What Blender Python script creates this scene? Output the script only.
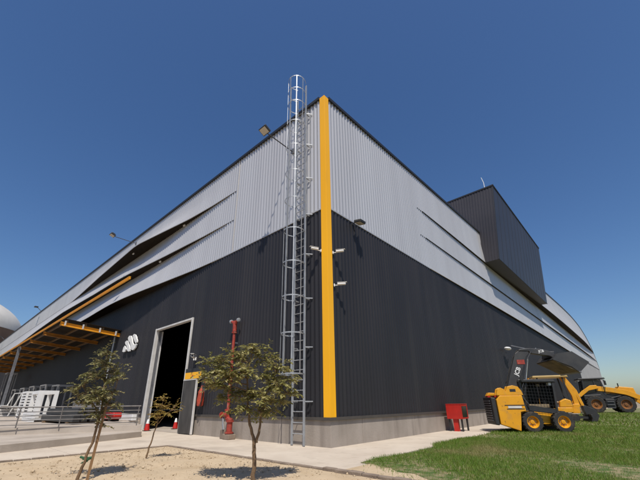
import bpy, math, random
import numpy as np
from mathutils import Vector, Matrix
R = math.radians
sc = bpy.context.scene
col = sc.collection
for o in list(bpy.data.objects):
    bpy.data.objects.remove(o)
random.seed(7)
rng = np.random.default_rng(11)

# ------------------------------------------------------------------ camera
cd = bpy.data.cameras.new('camera')
cam = bpy.data.objects.new('camera', cd); col.objects.link(cam)
M4 = Matrix(((0.74112, 0.25216, 0.62221), (0.67129, -0.26393, -0.69262), (-0.01043, 0.93100, -0.36488))).to_4x4()
M4.translation = Vector((6.81, -7.95, 1.15))
cam.matrix_world = M4
cd.sensor_fit = 'HORIZONTAL'; cd.sensor_width = 36.0
cd.lens = 339.7 / 640 * 36.0
cd.shift_y = 30 / 640
cd.clip_start = 0.05; cd.clip_end = 6000
sc.camera = cam

# ------------------------------------------------------------------ sky, sun, exposure
SUN = Vector((0.37, -0.34, 0.865)).normalized()
w = bpy.data.worlds.new('World'); sc.world = w; w.use_nodes = True
nt = w.node_tree
bg = nt.nodes['Background']
sky = nt.nodes.new('ShaderNodeTexSky'); sky.sky_type = 'NISHITA'; sky.sun_disc = False
sky.sun_elevation = math.asin(SUN.z); sky.sun_rotation = math.atan2(SUN.x, SUN.y)
sky.altitude = 500; sky.air_density = 1.15; sky.dust_density = 1.5; sky.ozone_density = 4.5
hs = nt.nodes.new('ShaderNodeHueSaturation'); hs.inputs['Saturation'].default_value = 1.17; hs.inputs['Hue'].default_value = 0.505; hs.inputs['Value'].default_value = 1.0
nt.links.new(sky.outputs[0], hs.inputs['Color']); nt.links.new(hs.outputs[0], bg.inputs[0]); bg.inputs[1].default_value = 0.108
sd = bpy.data.lights.new('sun', 'SUN'); sd.energy = 4.7; sd.angle = R(0.53); sd.color = (1.0, 0.95, 0.87)
so = bpy.data.objects.new('sun', sd); col.objects.link(so)
so.rotation_euler = SUN.to_track_quat('Z', 'Y').to_euler()
so.location = (10, -10, 40)
sc.view_settings.view_transform = 'Standard'; sc.view_settings.look = 'None'
sc.view_settings.exposure = 0.0; sc.view_settings.gamma = 1; sc.view_settings.use_curve_mapping = False

# ------------------------------------------------------------------ materials
def mat(name, c1, c2=None, scale=2.0, rough=0.6, metal=0.0, bump=0.0, bscale=40.0, stretch=(1, 1, 1), rvar=0.0, spec=0.5, detail=6.0, contrast=(0.3, 0.7)):
    m = bpy.data.materials.new(name); m.use_nodes = True
    n = m.node_tree.nodes; l = m.node_tree.links; p = n['Principled BSDF']
    p.inputs['Roughness'].default_value = rough; p.inputs['Metallic'].default_value = metal
    p.inputs['Specular IOR Level'].default_value = spec
    c2 = c2 or tuple(x * 0.8 for x in c1)
    tc = n.new('ShaderNodeTexCoord'); mp = n.new('ShaderNodeMapping'); mp.inputs['Scale'].default_value = stretch
    l.new(tc.outputs['Object'], mp.inputs[0])
    t = n.new('ShaderNodeTexNoise'); t.inputs['Scale'].default_value = scale; t.inputs['Detail'].default_value = detail
    l.new(mp.outputs[0], t.inputs[0])
    rp = n.new('ShaderNodeValToRGB')
    rp.color_ramp.elements[0].position = contrast[0]; rp.color_ramp.elements[1].position = contrast[1]
    rp.color_ramp.elements[0].color = (*c1, 1); rp.color_ramp.elements[1].color = (*c2, 1)
    l.new(t.outputs[0], rp.inputs[0]); l.new(rp.outputs[0], p.inputs['Base Color'])
    if rvar:
        mr = n.new('ShaderNodeMapRange'); mr.inputs['To Min'].default_value = rough - rvar; mr.inputs['To Max'].default_value = rough + rvar
        l.new(t.outputs[0], mr.inputs[0]); l.new(mr.outputs[0], p.inputs['Roughness'])
    if bump:
        b = n.new('ShaderNodeBump'); b.inputs['Strength'].default_value = bump; b.inputs['Distance'].default_value = 0.02
        t2 = n.new('ShaderNodeTexNoise'); t2.inputs['Scale'].default_value = bscale; t2.inputs['Detail'].default_value = 5
        l.new(tc.outputs['Object'], t2.inputs[0]); l.new(t2.outputs[0], b.inputs['Height']); l.new(b.outputs[0], p.inputs['Normal'])
    return m

def overlay(m, c, scale, lo, hi, stretch=(1, 1, 1), amount=1.0):
    """a second, larger patchiness over a material's colour: stains, dry patches, dust"""
    n = m.node_tree.nodes; l = m.node_tree.links; p = n['Principled BSDF']
    src = p.inputs['Base Color'].links[0].from_socket
    tc = n.new('ShaderNodeTexCoord'); mp = n.new('ShaderNodeMapping'); mp.inputs['Scale'].default_value = stretch
    mp.inputs['Location'].default_value = (3.7, 1.3, 8.1)
    t = n.new('ShaderNodeTexNoise'); t.inputs['Scale'].default_value = scale; t.inputs['Detail'].default_value = 7
    l.new(tc.outputs['Object'], mp.inputs[0]); l.new(mp.outputs[0], t.inputs[0])
    mr = n.new('ShaderNodeMapRange'); mr.inputs['From Min'].default_value = lo; mr.inputs['From Max'].default_value = hi
    mr.inputs['To Max'].default_value = amount
    l.new(t.outputs[0], mr.inputs[0])
    mx = n.new('ShaderNodeMix'); mx.data_type = 'RGBA'
    l.new(mr.outputs[0], mx.inputs['Factor']); l.new(src, mx.inputs['A']); mx.inputs['B'].default_value = (*c, 1)
    l.new(mx.outputs['Result'], p.inputs['Base Color'])
    return m

SILVER = mat('silver_sheet', (0.58, 0.565, 0.555), (0.51, 0.495, 0.49), 0.9, 0.32, 0.35, stretch=(1, 1, 0.06), rvar=0.05)
overlay(SILVER, (0.50, 0.485, 0.475), 0.8, 0.5, 0.8, (1, 1, 0.12), 0.4)
DARK = mat('charcoal_sheet', (0.021, 0.020, 0.0225), (0.029, 0.027, 0.030), 0.6, 0.45, 0.0, stretch=(1, 1, 0.25), rvar=0.06, spec=0.3)
overlay(DARK, (0.045, 0.042, 0.040), 1.1, 0.52, 0.85, (1, 1, 0.05), 0.6)
overlay(DARK, (0.014, 0.013, 0.014), 0.9, 0.5, 0.8, (1, 1, 0.03), 0.5)
TOWERM = mat('charcoal_panel', (0.034, 0.032, 0.038), (0.042, 0.039, 0.046), 0.5, 0.45, spec=0.35)
SOFFIT = mat('brown_soffit', (0.020, 0.013, 0.007), (0.014, 0.009, 0.005), 3, 0.8, spec=0.15)
TRIM = mat('black_trim', (0.015, 0.015, 0.018), None, 2, 0.5)
YELLOW = mat('yellow_flashing', (0.95, 0.46, 0.0035), (0.88, 0.41, 0.0035), 0.8, 0.38, stretch=(1, 1, 0.3))
overlay(YELLOW, (0.55, 0.30, 0.03), 3.0, 0.56, 0.85, (1, 1, 0.15), 0.6)
CONC = mat('plinth_concrete', (0.36, 0.31, 0.265), (0.28, 0.24, 0.20), 1.6, 0.85, bump=0.25, bscale=25, stretch=(1, 1, 0.6), spec=0.2)
overlay(CONC, (0.17, 0.14, 0.115), 2.2, 0.52, 0.75, (1, 1, 0.12), 0.75)
PATH = mat('path_concrete', (0.54, 0.465, 0.375), (0.46, 0.385, 0.305), 0.9, 0.85, bump=0.15, bscale=60, spec=0.2)
overlay(PATH, (0.30, 0.25, 0.20), 0.7, 0.55, 0.8, (1, 1, 1), 0.6)
overlay(PATH, (0.36, 0.30, 0.235), 4.5, 0.56, 0.75, (1, 1, 1), 0.5)
SLAB = mat('dock_concrete', (0.44, 0.38, 0.32), (0.34, 0.29, 0.24), 1.2, 0.85, bump=0.2, bscale=30, spec=0.2)
overlay(SLAB, (0.24, 0.20, 0.16), 1.0, 0.5, 0.75, (1, 1, 1), 0.6)
SOIL = mat('sandy_soil', (0.50, 0.39, 0.262), (0.42, 0.325, 0.215), 1.4, 0.95, bump=0.7, bscale=18, spec=0.1, detail=10)
overlay(SOIL, (0.36, 0.25, 0.14), 2.2, 0.5, 0.8, (1, 1, 1), 0.6)
KERB = mat('weathered_kerb', (0.16, 0.12, 0.09), (0.26, 0.20, 0.15), 4, 0.9, bump=0.4, bscale=30)
GROUND = mat('dry_ground', (0.30, 0.24, 0.16), (0.22, 0.18, 0.11), 0.15, 0.95, bump=0.4, bscale=3)
LAWN = mat('lawn_soil', (0.055, 0.10, 0.014), (0.26, 0.20, 0.11), 5.0, 0.95, bump=0.8, bscale=30, detail=10, contrast=(0.38, 0.66))
overlay(LAWN, (0.36, 0.28, 0.16), 1.3, 0.60, 0.76, (1, 1, 1), 0.55)
GALV = mat('galvanised_steel', (0.42, 0.43, 0.44), (0.32, 0.33, 0.34), 5, 0.5, 0.45)
STEEL = mat('grey_steel', (0.22, 0.22, 0.23), (0.15, 0.15, 0.16), 4, 0.5, 0.4)
WHITE = mat('white_paint', (0.78, 0.77, 0.75), (0.68, 0.67, 0.65), 3, 0.5)
PALE = mat('pale_frame', (0.62, 0.60, 0.57), (0.50, 0.48, 0.45), 3, 0.5)
ORANGE = mat('orange_beam', (0.60, 0.23, 0.008), (0.40, 0.14, 0.008), 2.5, 0.5)
RED = mat('red_paint', (0.50, 0.022, 0.015), (0.40, 0.018, 0.012), 4, 0.42)
REDOLD = mat('faded_red_paint', (0.36, 0.040, 0.022), (0.22, 0.030, 0.018), 9, 0.6)
overlay(REDOLD, (0.42, 0.22, 0.16), 5, 0.6, 0.75, (1, 1, 1), 0.7)
BLACK = mat('black_rubber', (0.016, 0.016, 0.016), (0.030, 0.027, 0.024), 9, 0.85, bump=0.3, bscale=50)
overlay(BLACK, (0.11, 0.08, 0.05), 5.0, 0.55, 0.75, (1, 1, 1), 0.6)
BLACKP = mat('black_paint', (0.018, 0.018, 0.019), (0.030, 0.029, 0.028), 5, 0.5)
MYEL = mat('machine_yellow', (0.72, 0.33, 0.012), (0.62, 0.27, 0.010), 2.2, 0.38)
overlay(MYEL, (0.36, 0.22, 0.08), 4.0, 0.56, 0.8, (1, 1, 1), 0.65)
overlay(MYEL, (0.16, 0.09, 0.03), 11.0, 0.64, 0.72, (1, 1, 1), 0.7)
GLASS = mat('tinted_glass', (0.012, 0.014, 0.017), (0.016, 0.018, 0.021), 3, 0.12)
CHROME = mat('chrome_rod', (0.75, 0.75, 0.75), None, 3, 0.2, 0.9)
BUCKETM = mat('worn_bucket_steel', (0.24, 0.17, 0.095), (0.10, 0.075, 0.05), 3.5, 0.8, 0.0)
BOOMM = mat('dark_boom_paint', (0.026, 0.026, 0.029), (0.052, 0.049, 0.047), 3, 0.5)
SEATM = mat('seat_vinyl', (0.36, 0.27, 0.16), (0.26, 0.19, 0.11), 5, 0.6)
BARK = mat('tree_bark', (0.20, 0.125, 0.065), (0.12, 0.075, 0.04), 12, 0.9, bump=0.5, bscale=40, stretch=(1, 1, 0.3))
STAKEM = mat('stake_wood', (0.30, 0.17, 0.075), (0.20, 0.11, 0.05), 9, 0.85, stretch=(1, 1, 0.2))
GREENTIE = mat('green_tie', (0.02, 0.085, 0.035), None, 4, 0.7)
CLOTH = mat('orange_cover', (0.42, 0.055, 0.022), (0.28, 0.035, 0.016), 12, 0.7, bump=0.6, bscale=20)
LAMPGLASS = mat('lamp_glass', (0.55, 0.48, 0.38), (0.48, 0.42, 0.34), 4, 0.2)
DOME = mat('dome_membrane', (0.60, 0.565, 0.51), (0.52, 0.49, 0.44), 0.3, 0.6)
DOMEWALL = mat('brown_dome_wall', (0.20, 0.12, 0.075), (0.15, 0.09, 0.06), 0.4, 0.8)
PIPEG = mat('dark_hose', (0.05, 0.05, 0.055), None, 4, 0.6)
GREYW = mat('light_grey_sheet', (0.33, 0.33, 0.33), (0.28, 0.28, 0.28), 0.5, 0.5)

def leafmat(name, a, b, c, trans):
    m = mat(name, a, b, 2.5, 0.55, spec=0.3)
    overlay(m, c, 9.0, 0.45, 0.65, (1, 1, 1), 0.9)
    n = m.node_tree.nodes; l = m.node_tree.links; p = n['Principled BSDF']
    tr = n.new('ShaderNodeBsdfTranslucent'); l.new(p.inputs['Base Color'].links[0].from_socket, tr.inputs[0])
    mx = n.new('ShaderNodeMixShader'); mx.inputs[0].default_value = trans
    l.new(p.outputs[0], mx.inputs[1]); l.new(tr.outputs[0], mx.inputs[2]); l.new(mx.outputs[0], n['Material Output'].inputs[0])
    return m
LEAF_OLIVE = leafmat('olive_leaves', (0.17, 0.17, 0.045), (0.26, 0.235, 0.075), (0.40, 0.34, 0.15), 0.3)
LEAF_GREY = leafmat('grey_green_leaves', (0.12, 0.125, 0.042), (0.19, 0.175, 0.065), (0.32, 0.27, 0.13), 0.28)
LEAF_DRY = leafmat('yellowing_leaves', (0.20, 0.17, 0.035), (0.30, 0.21, 0.05), (0.40, 0.25, 0.08), 0.3)
GRASS = leafmat('grass_blades', (0.10, 0.195, 0.016), (0.13, 0.215, 0.022), (0.22, 0.23, 0.055), 0.3)
# grass: broad dry patches
overlay(GRASS, (0.32, 0.25, 0.11), 0.5, 0.55, 0.70, (1, 1, 1), 0.8)

# ------------------------------------------------------------------ mesh helpers
class MB:
    def __init__(s): s.v = []; s.f = []; s.sm = False
    def add(s, vs, fs):
        k = len(s.v); s.v += [tuple(v) for v in vs]; s.f += [tuple(i + k for i in f) for f in fs]; return s
    def box(s, x0, x1, y0, y1, z0, z1):
        return s.add([(x0, y0, z0), (x1, y0, z0), (x1, y1, z0), (x0, y1, z0), (x0, y0, z1), (x1, y0, z1), (x1, y1, z1), (x0, y1, z1)],
                     [(3, 2, 1, 0), (4, 5, 6, 7), (0, 1, 5, 4), (1, 2, 6, 5), (2, 3, 7, 6), (3, 0, 4, 7)])
    def bar(s, p, q, a, b, up=(0, 0, 1)):
        p = Vector(p); q = Vector(q); d = (q - p).normalized(); u = Vector(up)
        if abs(d.dot(u)) > 0.97: u = Vector((1, 0, 0))
        r = d.cross(u).normalized() * (a / 2); u = r.cross(d).normalized() * (b / 2)
        vs = [c + i * r + j * u for c in (p, q) for i, j in ((-1, -1), (1, -1), (1, 1), (-1, 1))]
        return s.add(vs, [(3, 2, 1, 0), (4, 5, 6, 7), (0, 1, 5, 4), (1, 2, 6, 5), (2, 3, 7, 6), (3, 0, 4, 7)])
    def tube(s, pts, r, n=8, r1=None, closed=False):
        pts = [Vector(p) for p in pts]; N = len(pts); vs = []; prev = None
        for i, p in enumerate(pts):
            if closed: d = pts[(i + 1) % N] - pts[i - 1]
            else: d = pts[min(i + 1, N - 1)] - pts[max(i - 1, 0)]
            d.normalize()
            if prev is None: a = d.orthogonal().normalized()
            else: a = (prev - d * prev.dot(d)).normalized()
            prev = a; b = d.cross(a)
            rr = r[i] if isinstance(r, (list, tuple)) else (r if r1 is None else r + (r1 - r) * i / max(1, N - 1))
            vs += [p + (a * math.cos(2 * math.pi * k / n) + b * math.sin(2 * math.pi * k / n)) * rr for k in range(n)]
        fs = []
        for i in range(N if closed else N - 1):
            j = (i + 1) % N
            fs += [(i * n + k, i * n + (k + 1) % n, j * n + (k + 1) % n, j * n + k) for k in range(n)]
        if not closed: fs += [tuple(range(n))[::-1], tuple((N - 1) * n + k for k in range(n))]
        return s.add(vs, fs)
    def prism(s, poly, t0, t1, fn):
        n = len(poly); vs = [fn(a, b, t) for t in (t0, t1) for a, b in poly]
        return s.add(vs, [tuple(range(n))[::-1], tuple(range(n, 2 * n))] + [(i, (i + 1) % n, n + (i + 1) % n, n + i) for i in range(n)])
    def side(s, poly, y0, y1): return s.prism(poly, y0, y1, lambda a, b, t: (a, t, b))
    def plan(s, poly, z0, z1): return s.prism(poly, z0, z1, lambda a, b, t: (a, b, t))
    def lathe(s, prof, c, axis='z', n=24, caps=True):
        vs = []; N = len(prof)
        for r, h in prof:
            for k in range(n):
                x, y = r * math.cos(2 * math.pi * k / n), r * math.sin(2 * math.pi * k / n)
                v = {'z': (x, y, h), 'y': (x, h, y), 'x': (h, x, y)}[axis]
                vs.append((c[0] + v[0], c[1] + v[1], c[2] + v[2]))
        fs = [(i * n + k, i * n + (k + 1) % n, (i + 1) * n + (k + 1) % n, (i + 1) * n + k) for i in range(N - 1) for k in range(n)]
        if caps: fs += [tuple(range(n))[::-1], tuple((N - 1) * n + k for k in range(n))]
        return s.add(vs, fs)
    def build(s, name, m, parent=None, bevel=0.0, smooth=False, auto=None):
        me = bpy.data.meshes.new(name); me.from_pydata(s.v, [], s.f); me.update()
        import bmesh
        bm = bmesh.new(); bm.from_mesh(me); bmesh.ops.recalc_face_normals(bm, faces=bm.faces); bm.to_mesh(me); bm.free()
        me.materials.append(m)
        if smooth:
            me.shade_smooth()
            me.set_sharp_from_angle(angle=R(40))
        o = bpy.data.objects.new(name, me); col.objects.link(o)
        if parent: o.parent = parent
        if bevel:
            b = o.modifiers.new('bevel', 'BEVEL'); b.width = bevel; b.segments = 2; b.limit_method = 'ANGLE'; b.angle_limit = R(35)
        return o

def fast(name, V, F, m, parent=None):
    V = np.asarray(V, dtype=np.float32).reshape(-1, 3); F = np.asarray(F, dtype=np.int32)
    me = bpy.data.meshes.new(name); k = F.shape[1]
    me.vertices.add(len(V)); me.vertices.foreach_set('co', V.ravel())
    me.loops.add(F.size); me.loops.foreach_set('vertex_index', F.ravel())
    me.polygons.add(len(F)); me.polygons.foreach_set('loop_start', np.arange(0, F.size, k, dtype=np.int32))
    me.update(calc_edges=True); me.validate()
    me.materials.append(m)
    o = bpy.data.objects.new(name, me); col.objects.link(o)
    if parent: o.parent = parent
    return o

def tag(o, label=None, cat=None, group=None, kind=None):
    if label: o['label'] = label
    if cat: o['category'] = cat
    if group: o['group'] = group
    if kind: o['kind'] = kind
    return o
def empty(name, loc=(0, 0, 0), rz=0.0):
    o = bpy.data.objects.new(name, None); col.objects.link(o); o.location = loc; o.rotation_euler = (0, 0, rz); o.empty_display_size = 0.2
    return o
def copy_tree(o, parent=None):
    c = o.copy(); col.objects.link(c)
    if parent: c.parent = parent
    for ch in list(o.children): copy_tree(ch, c)
    return c
def lettering(text, size, m, parent, loc, rot, ext=0.004):
    cu = bpy.data.curves.new('lettering', 'FONT'); cu.body = text; cu.size = size; cu.extrude = ext; cu.align_x = 'CENTER'; cu.align_y = 'CENTER'
    cu.offset = size * 0.02
    cu.materials.append(m)
    tmp = bpy.data.objects.new('tmp', cu); col.objects.link(tmp); bpy.context.view_layer.update()
    me = bpy.data.meshes.new_from_object(tmp.evaluated_get(bpy.context.evaluated_depsgraph_get())); bpy.data.objects.remove(tmp)
    o = bpy.data.objects.new('lettering', me); col.objects.link(o); o.parent = parent; o.location = loc; o.rotation_euler = rot
    return o

# ------------------------------------------------------------------ ground, paths, soil, lawn
def sheet(name, poly, z, m, nx=None):
    o = MB().add([(x, y, z) for x, y in poly], [tuple(range(len(poly)))]).build(name, m)
    return tag(o, kind='structure')
g = MB().add([(-1500, -1500, -0.09), (1500, -1500, -0.09), (1500, 1500, -0.09), (-1500, 1500, -0.09)], [(0, 1, 2, 3)])
tag(g.build('ground', GROUND), kind='structure')
# sandy planting bed in front of the building, gently uneven
nx, ny = 150, 120
xs = np.linspace(-4.28, 14, nx); ys = np.linspace(-12, -2.5, ny)
X, Y = np.meshgrid(xs, ys, indexing='ij')
Z = 0.012 * np.sin(X * 1.7 + Y * 0.9) + 0.010 * np.sin(X * 4.1 - Y * 3.3) + 0.006 * rng.standard_normal(X.shape)
edge = np.clip(np.minimum(X + 4.28, -2.5 - Y) / 0.3, 0, 1)
Z = -0.015 + (Z - 0.01) * edge
V = np.stack([X, Y, Z], -1).reshape(-1, 3)
I = np.arange(nx * ny).reshape(nx, ny)
F = np.stack([I[:-1, :-1], I[1:, :-1], I[1:, 1:], I[:-1, 1:]], -1).reshape(-1, 4)
soil = tag(fast('soil', V, F, SOIL), kind='structure'); soil.data.shade_smooth()
# stones and crumbs lying on the soil
n = 2600
px = rng.uniform(-4.2, 4.5, n); py = -2.55 - rng.beta(1.0, 1.6, n) * 5.5; rr = rng.gamma(2.0, 0.0045, n) + 0.003
oct_ = np.array([(1, 0, 0), (0, 1, 0), (-1, 0, 0), (0, -1, 0), (0, 0, .7), (0, 0, -.7)])
of = np.array([(0, 1, 4), (1, 2, 4), (2, 3, 4), (3, 0, 4), (1, 0, 5), (2, 1, 5), (3, 2, 5), (0, 3, 5)])
V = (oct_[None] * rr[:, None, None] * rng.uniform(.6, 1.3, (n, 6, 1)) + np.stack([px, py, np.full(n, -0.008)], -1)[:, None]).reshape(-1, 3)
F = (of[None] + np.arange(n)[:, None, None] * 6).reshape(-1, 3)
tag(fast('pebbles', V, F, SOIL), 'small stones and crumbs scattered over the sandy soil', 'pebbles', kind='stuff')

# concrete apron round the building: slabs with open joints
pm = MB()
def slabs_x(x0, x1, y0, y1, step):
    x = x0
    while x < x1 - 0.01:
        e = min(x + step, x1); pm.box(x + 0.006, e - 0.006, y0, y1, -0.06, 0.0); x = e
slabs_x(-8.5, 1.9, -2.45, -0.001, 2.6)
pm.box(1.906, 2.3, -2.45, -0.001, -0.06, 0.0)
y = 0.0
while y < 95:
    pm.box(0.001, 1.9 if y > 2 else 2.05, y + 0.006, y + 2.994, -0.06, 0.0); y += 3.0
yy = -2.46
while yy > -14:
    pm.box(-8.8 if yy < -2.5 else -8.5, -4.33, yy - 2.49, yy - 0.006, -0.06, -0.002); yy -= 2.5
pm.box(-20, -8.51, -2.45, -0.001, -0.06, -0.003)
tag(pm.build('path', PATH, bevel=0.006), kind='structure')
km = MB()
for i in range(30):
    x = -4.33 + i * 0.3
    if x > 4.6: break
    wob = random.uniform(-.015, .015); big = 1.0 if x > 1.7 else 0.35
    km.box(x + .008, x + .292, -2.53 + wob - .05 * big, -2.455 + wob * .5, -0.08, 0.006 + 0.04 * big * random.uniform(.5, 1))
for i in range(30):
    y = -2.5 - i * 0.33
    wob = random.uniform(-.012, .012)
    km.box(-4.36 + wob, -4.29 + wob, y - .322, y - .008, -0.08, 0.012 + random.uniform(0, .012))
tag(km.build('kerb', KERB, bevel=0.012), kind='structure')

tag(MB().plan([(2.306, -2.44), (16, -2.44), (16, 1.0), (2.306, 1.0)], -.07, .004).build('verge', SOIL), kind='structure')
# lawn
def lawn_edge(y):   # ragged inner edge against the apron
    return 1.88 + 0.08 * math.sin(y * 1.3) + 0.05 * math.sin(y * 3.7 + 1) + (0.25 if y < 2.2 else 0.0) * min(1, (2.2 - y) / 0.6)
edge_pts = [(lawn_edge(t), t) for t in np.linspace(60, -1.55, 120)]
poly = edge_pts + [(2.45, -1.5), (2.7, -1.72), (2.9, -1.68), (3.2, -1.95), (3.5, -1.9), (3.9, -2.2), (4.4, -2.1), (5, -2.4), (16, -2.43), (60, -2.45), (60, 60)]
sheet('lawn', poly, 0.0085, LAWN)
def inside_lawn(x, y):
    le = 1.88 + 0.08 * np.sin(y * 1.3) + 0.05 * np.sin(y * 3.7 + 1) + np.where(y < 2.2, 0.25 * np.minimum(1, (2.2 - y) / 0.6), 0)
    lower = np.where(x < 3.6, -1.5 - (x - 2.1) * 0.6, -2.42)
    return (x > le + rng.normal(0, .05, len(x))) & (y > lower + rng.normal(0, .05, len(x)))
def patch(x, y):
    return np.where(y > 1.2, -.7, .5) + np.sin(x * 1.1 + 1.7 * np.sin(y * .7)) + np.sin(y * 1.5 + 1.3 * np.sin(x * .9 + 2)) + .6 * np.sin(x * 3.1 + y * 2.3)
def blades(n, x0, x1, y0, y1, h, wd):
    x = rng.uniform(x0, x1, n); y = rng.uniform(y0, y1, n)
    k = (inside_lawn(x, y) | ((rng.uniform(0, 1, n) < .10) & (x > 1.95) & (y < -.4) & (y > -2.4) & (x + y * .3 > 1.75))) & (rng.uniform(0, 1, n) > np.clip((patch(x, y) - 0.4) * 0.5, 0, 0.8))
    x, y = x[k], y[k]; n = len(x)
    hh = h * rng.uniform(.5, 1.3, n) * np.clip(1.1 - .18 * patch(x, y), .45, 1.5); a = rng.uniform(0, 2 * np.pi, n); b = rng.uniform(0, 2 * np.pi, n); ln = hh * rng.uniform(.1, .9, n)
    c = np.stack([x, y, np.full(n, .01)], -1); s = np.stack([np.cos(a), np.sin(a), np.zeros(n)], -1) * (wd * rng.uniform(.6, 1.2, n))[:, None]
    t = c + np.stack([np.cos(b) * ln, np.sin(b) * ln, hh], -1)
    return np.stack([c - s, c + s, t], 1).reshape(-1, 3)
V = np.concatenate([blades(130000, 1.8, 9.5, -2.5, 5, .05, .0042), blades(60000, 1.8, 14, 5, 14, .058, .009), blades(45000, 1.8, 30, 14, 36, .075, .020)])
F = np.arange(len(V)).reshape(-1, 3)
tag(fast('grass', V, F, GRASS), 'short green grass with straw coloured dry patches beside the building', 'grass', kind='stuff')

# raised loading dock left of the door
d1 = [(-5.6, -8.6), (-6.39, -6.12), (-8.16, -1.78), (-9.1, -1.5), (-13.0, -1.0), (-13.0, -8.6)]
tag(MB().plan(d1, -0.05, 0.2).build('dock_step', SLAB, bevel=0.012), kind='structure')
d2 = [(-11.9, -8.6), (-10.74, -5.67), (-8.55, -1.66), (-12.9, -0.62), (-12.9, -0.002), (-62, -0.002), (-62, -8.6)]
tag(MB().plan(d2, -0.05, 0.42).build('dock', SLAB, bevel=0.012), kind='structure')

# ------------------------------------------------------------------ the warehouse
LEN, WID = 86.0, 96.0
ware = tag(empty('warehouse'), 'huge silver and charcoal ribbed metal warehouse with yellow corner strip and dark roof box', 'warehouse')
KX = np.array([0, 12.5, 18, 30, 46, 60, 70, 81, 88, 93, 96.0]); KZ = np.array([12.93, 13.5, 13.75, 14.2, 14.75, 15.25, 15.3, 14.5, 13.0, 10.8, 7.7])
def prof(y):   # gable line: smooth cubic through the knots
    y = np.asarray(y, float); m = np.gradient(KZ, KX)
    i = np.clip(np.searchsorted(KX, y) - 1, 0, len(KX) - 2); h = KX[i + 1] - KX[i]; t = (y - KX[i]) / h
    return (2*t**3-3*t**2+1)*KZ[i] + (t**3-2*t**2+t)*h*m[i] + (-2*t**3+3*t**2)*KZ[i+1] + (t**3-t**2)*h*m[i+1]
def pw(xs, ys):
    return lambda u: np.interp(u, xs, ys)
def ip(xs, ys):
    xs = np.array(xs, float); ys = np.array(ys, float)
    def f(u):
        u = np.asarray(u, float); m = np.gradient(ys, xs)
        uc = np.clip(u, xs[0], xs[-1]); i = np.clip(np.searchsorted(xs, uc) - 1, 0, len(xs) - 2); h = xs[i + 1] - xs[i]; t = (uc - xs[i]) / h
        return np.maximum(0, (2*t**3-3*t**2+1)*ys[i] + (t**3-2*t**2+t)*h*m[i] + (-2*t**3+3*t**2)*ys[i+1] + (t**3-t**2)*h*m[i+1])
    return f
PITCH, RIB = 0.19, 0.038
def cols(u0, u1, wave=False):
    k0, k1 = int(math.floor(u0 / PITCH)), int(math.ceil(u1 / PITCH)); us = []; hs = []
    for k in range(k0, k1):
        for a, h in ([(0, 0), (.085, 0), (.118, RIB), (.160, RIB)]):
            us.append(k * PITCH + a); hs.append(h)
    us = np.array(us); hs = np.array(hs); k = (us > u0) & (us < u1)
    return np.concatenate([[u0], us[k], [u1]]), np.concatenate([[0], hs[k], [0]])
def clad(name, wall, u0, u1, rows, m, parent, clip=True):
    us, hs = cols(u0, u1, m is SILVER); L = []
    for fz, fd in rows:
        z = fz(us) if callable(fz) else np.full(len(us), float(fz)); d = fd(us) if callable(fd) else np.full(len(us), float(fd))
        if wall == 'R' and clip: z = np.minimum(z, prof(us))
        o = d + hs
        L.append(np.stack([-us, -o, z], -1) if wall == 'L' else np.stack([o, us, z], -1))
    V = np.concatenate(L); n = len(us); k = np.arange(n - 1)
    F = np.concatenate([np.stack([r * n + k, r * n + k + 1, (r + 1) * n + k + 1, (r + 1) * n + k], -1) for r in range(len(rows) - 1)])
    o = fast(name, V, F, m, parent)
    return o
def soffit(wall, u0, u1, z, fd, parent):
    us = np.linspace(u0, u1, int((u1 - u0) / 0.4) + 2); d = fd(us) + RIB
    zz = np.full(len(us), z) if wall == 'L' else np.minimum(z, prof(us))
    a = np.stack([-us, 0 * us + .06, zz], -1) if wall == 'L' else np.stack([0 * us - .06, us, zz], -1)
    b = np.stack([-us, -d, zz + 0.0], -1) if wall == 'L' else np.stack([d, us, zz], -1)
    n = len(us); k = np.arange(n - 1)
    return fast('soffit', np.concatenate([a, b]), np.stack([k, k + 1, n + k + 1, n + k], -1), SOFFIT, parent)
def lip(wall, u0, u1, z, fd, parent, m):   # folded lower edge of a band
    us = np.linspace(u0, u1, int((u1 - u0) / 0.5) + 2); d = fd(us) + RIB + .004; mb = MB()
    zz = np.full(len(us), z) if wall == 'L' else np.minimum(z, prof(us))
    P = [(-u, -o, c) if wall == 'L' else (o, u, c) for u, o, c in zip(us, d, zz)]
    mb.tube(P, 0.02, 5)
    return mb.build('edge_fold', m, parent)

L1 = pw([5.8, 8, 10.2, 12.7, 15.4, 16.2, 17, 24.4, 31.3, 35], [0.0, .06, .20, .50, .82, .87, .84, .53, .16, 0])
L2 = pw([6.1, 8.5, 12.6, 17.1, 19, 24, 32.3, 45, 53, 70, 80], [0.0, .07, .29, .60, .68, .72, .90, .70, .5, .2, 0])
L3 = ip([6.5, 9, 11.4, 17.5, 25.6, 40, 70], [0.0, .1, .28, .72, .60, .5, .3])
R1 = ip([7.6, 12, 20, 28, 36.5, 45, 60, 72, 84, 92], [0.0, .05, .10, .30, .54, .66, .73, .70, .4, .05])
R2 = ip([7.8, 15, 28, 53, 70, 86, 93], [0.0, .05, .08, .20, .22, .15, .05])
R3 = ip([7.6, 12, 25, 36, 60, 90], [0.0, .05, .15, .16, .12, .05])
ZT, Z1, Z2, Z3, ZB = 12.93, 11.08, 9.43, 7.65, 0.74
def mul(f, k): return lambda u: f(u) * k
def lin(a, b): return lambda u: np.full(len(u), a) if True else b
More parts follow.
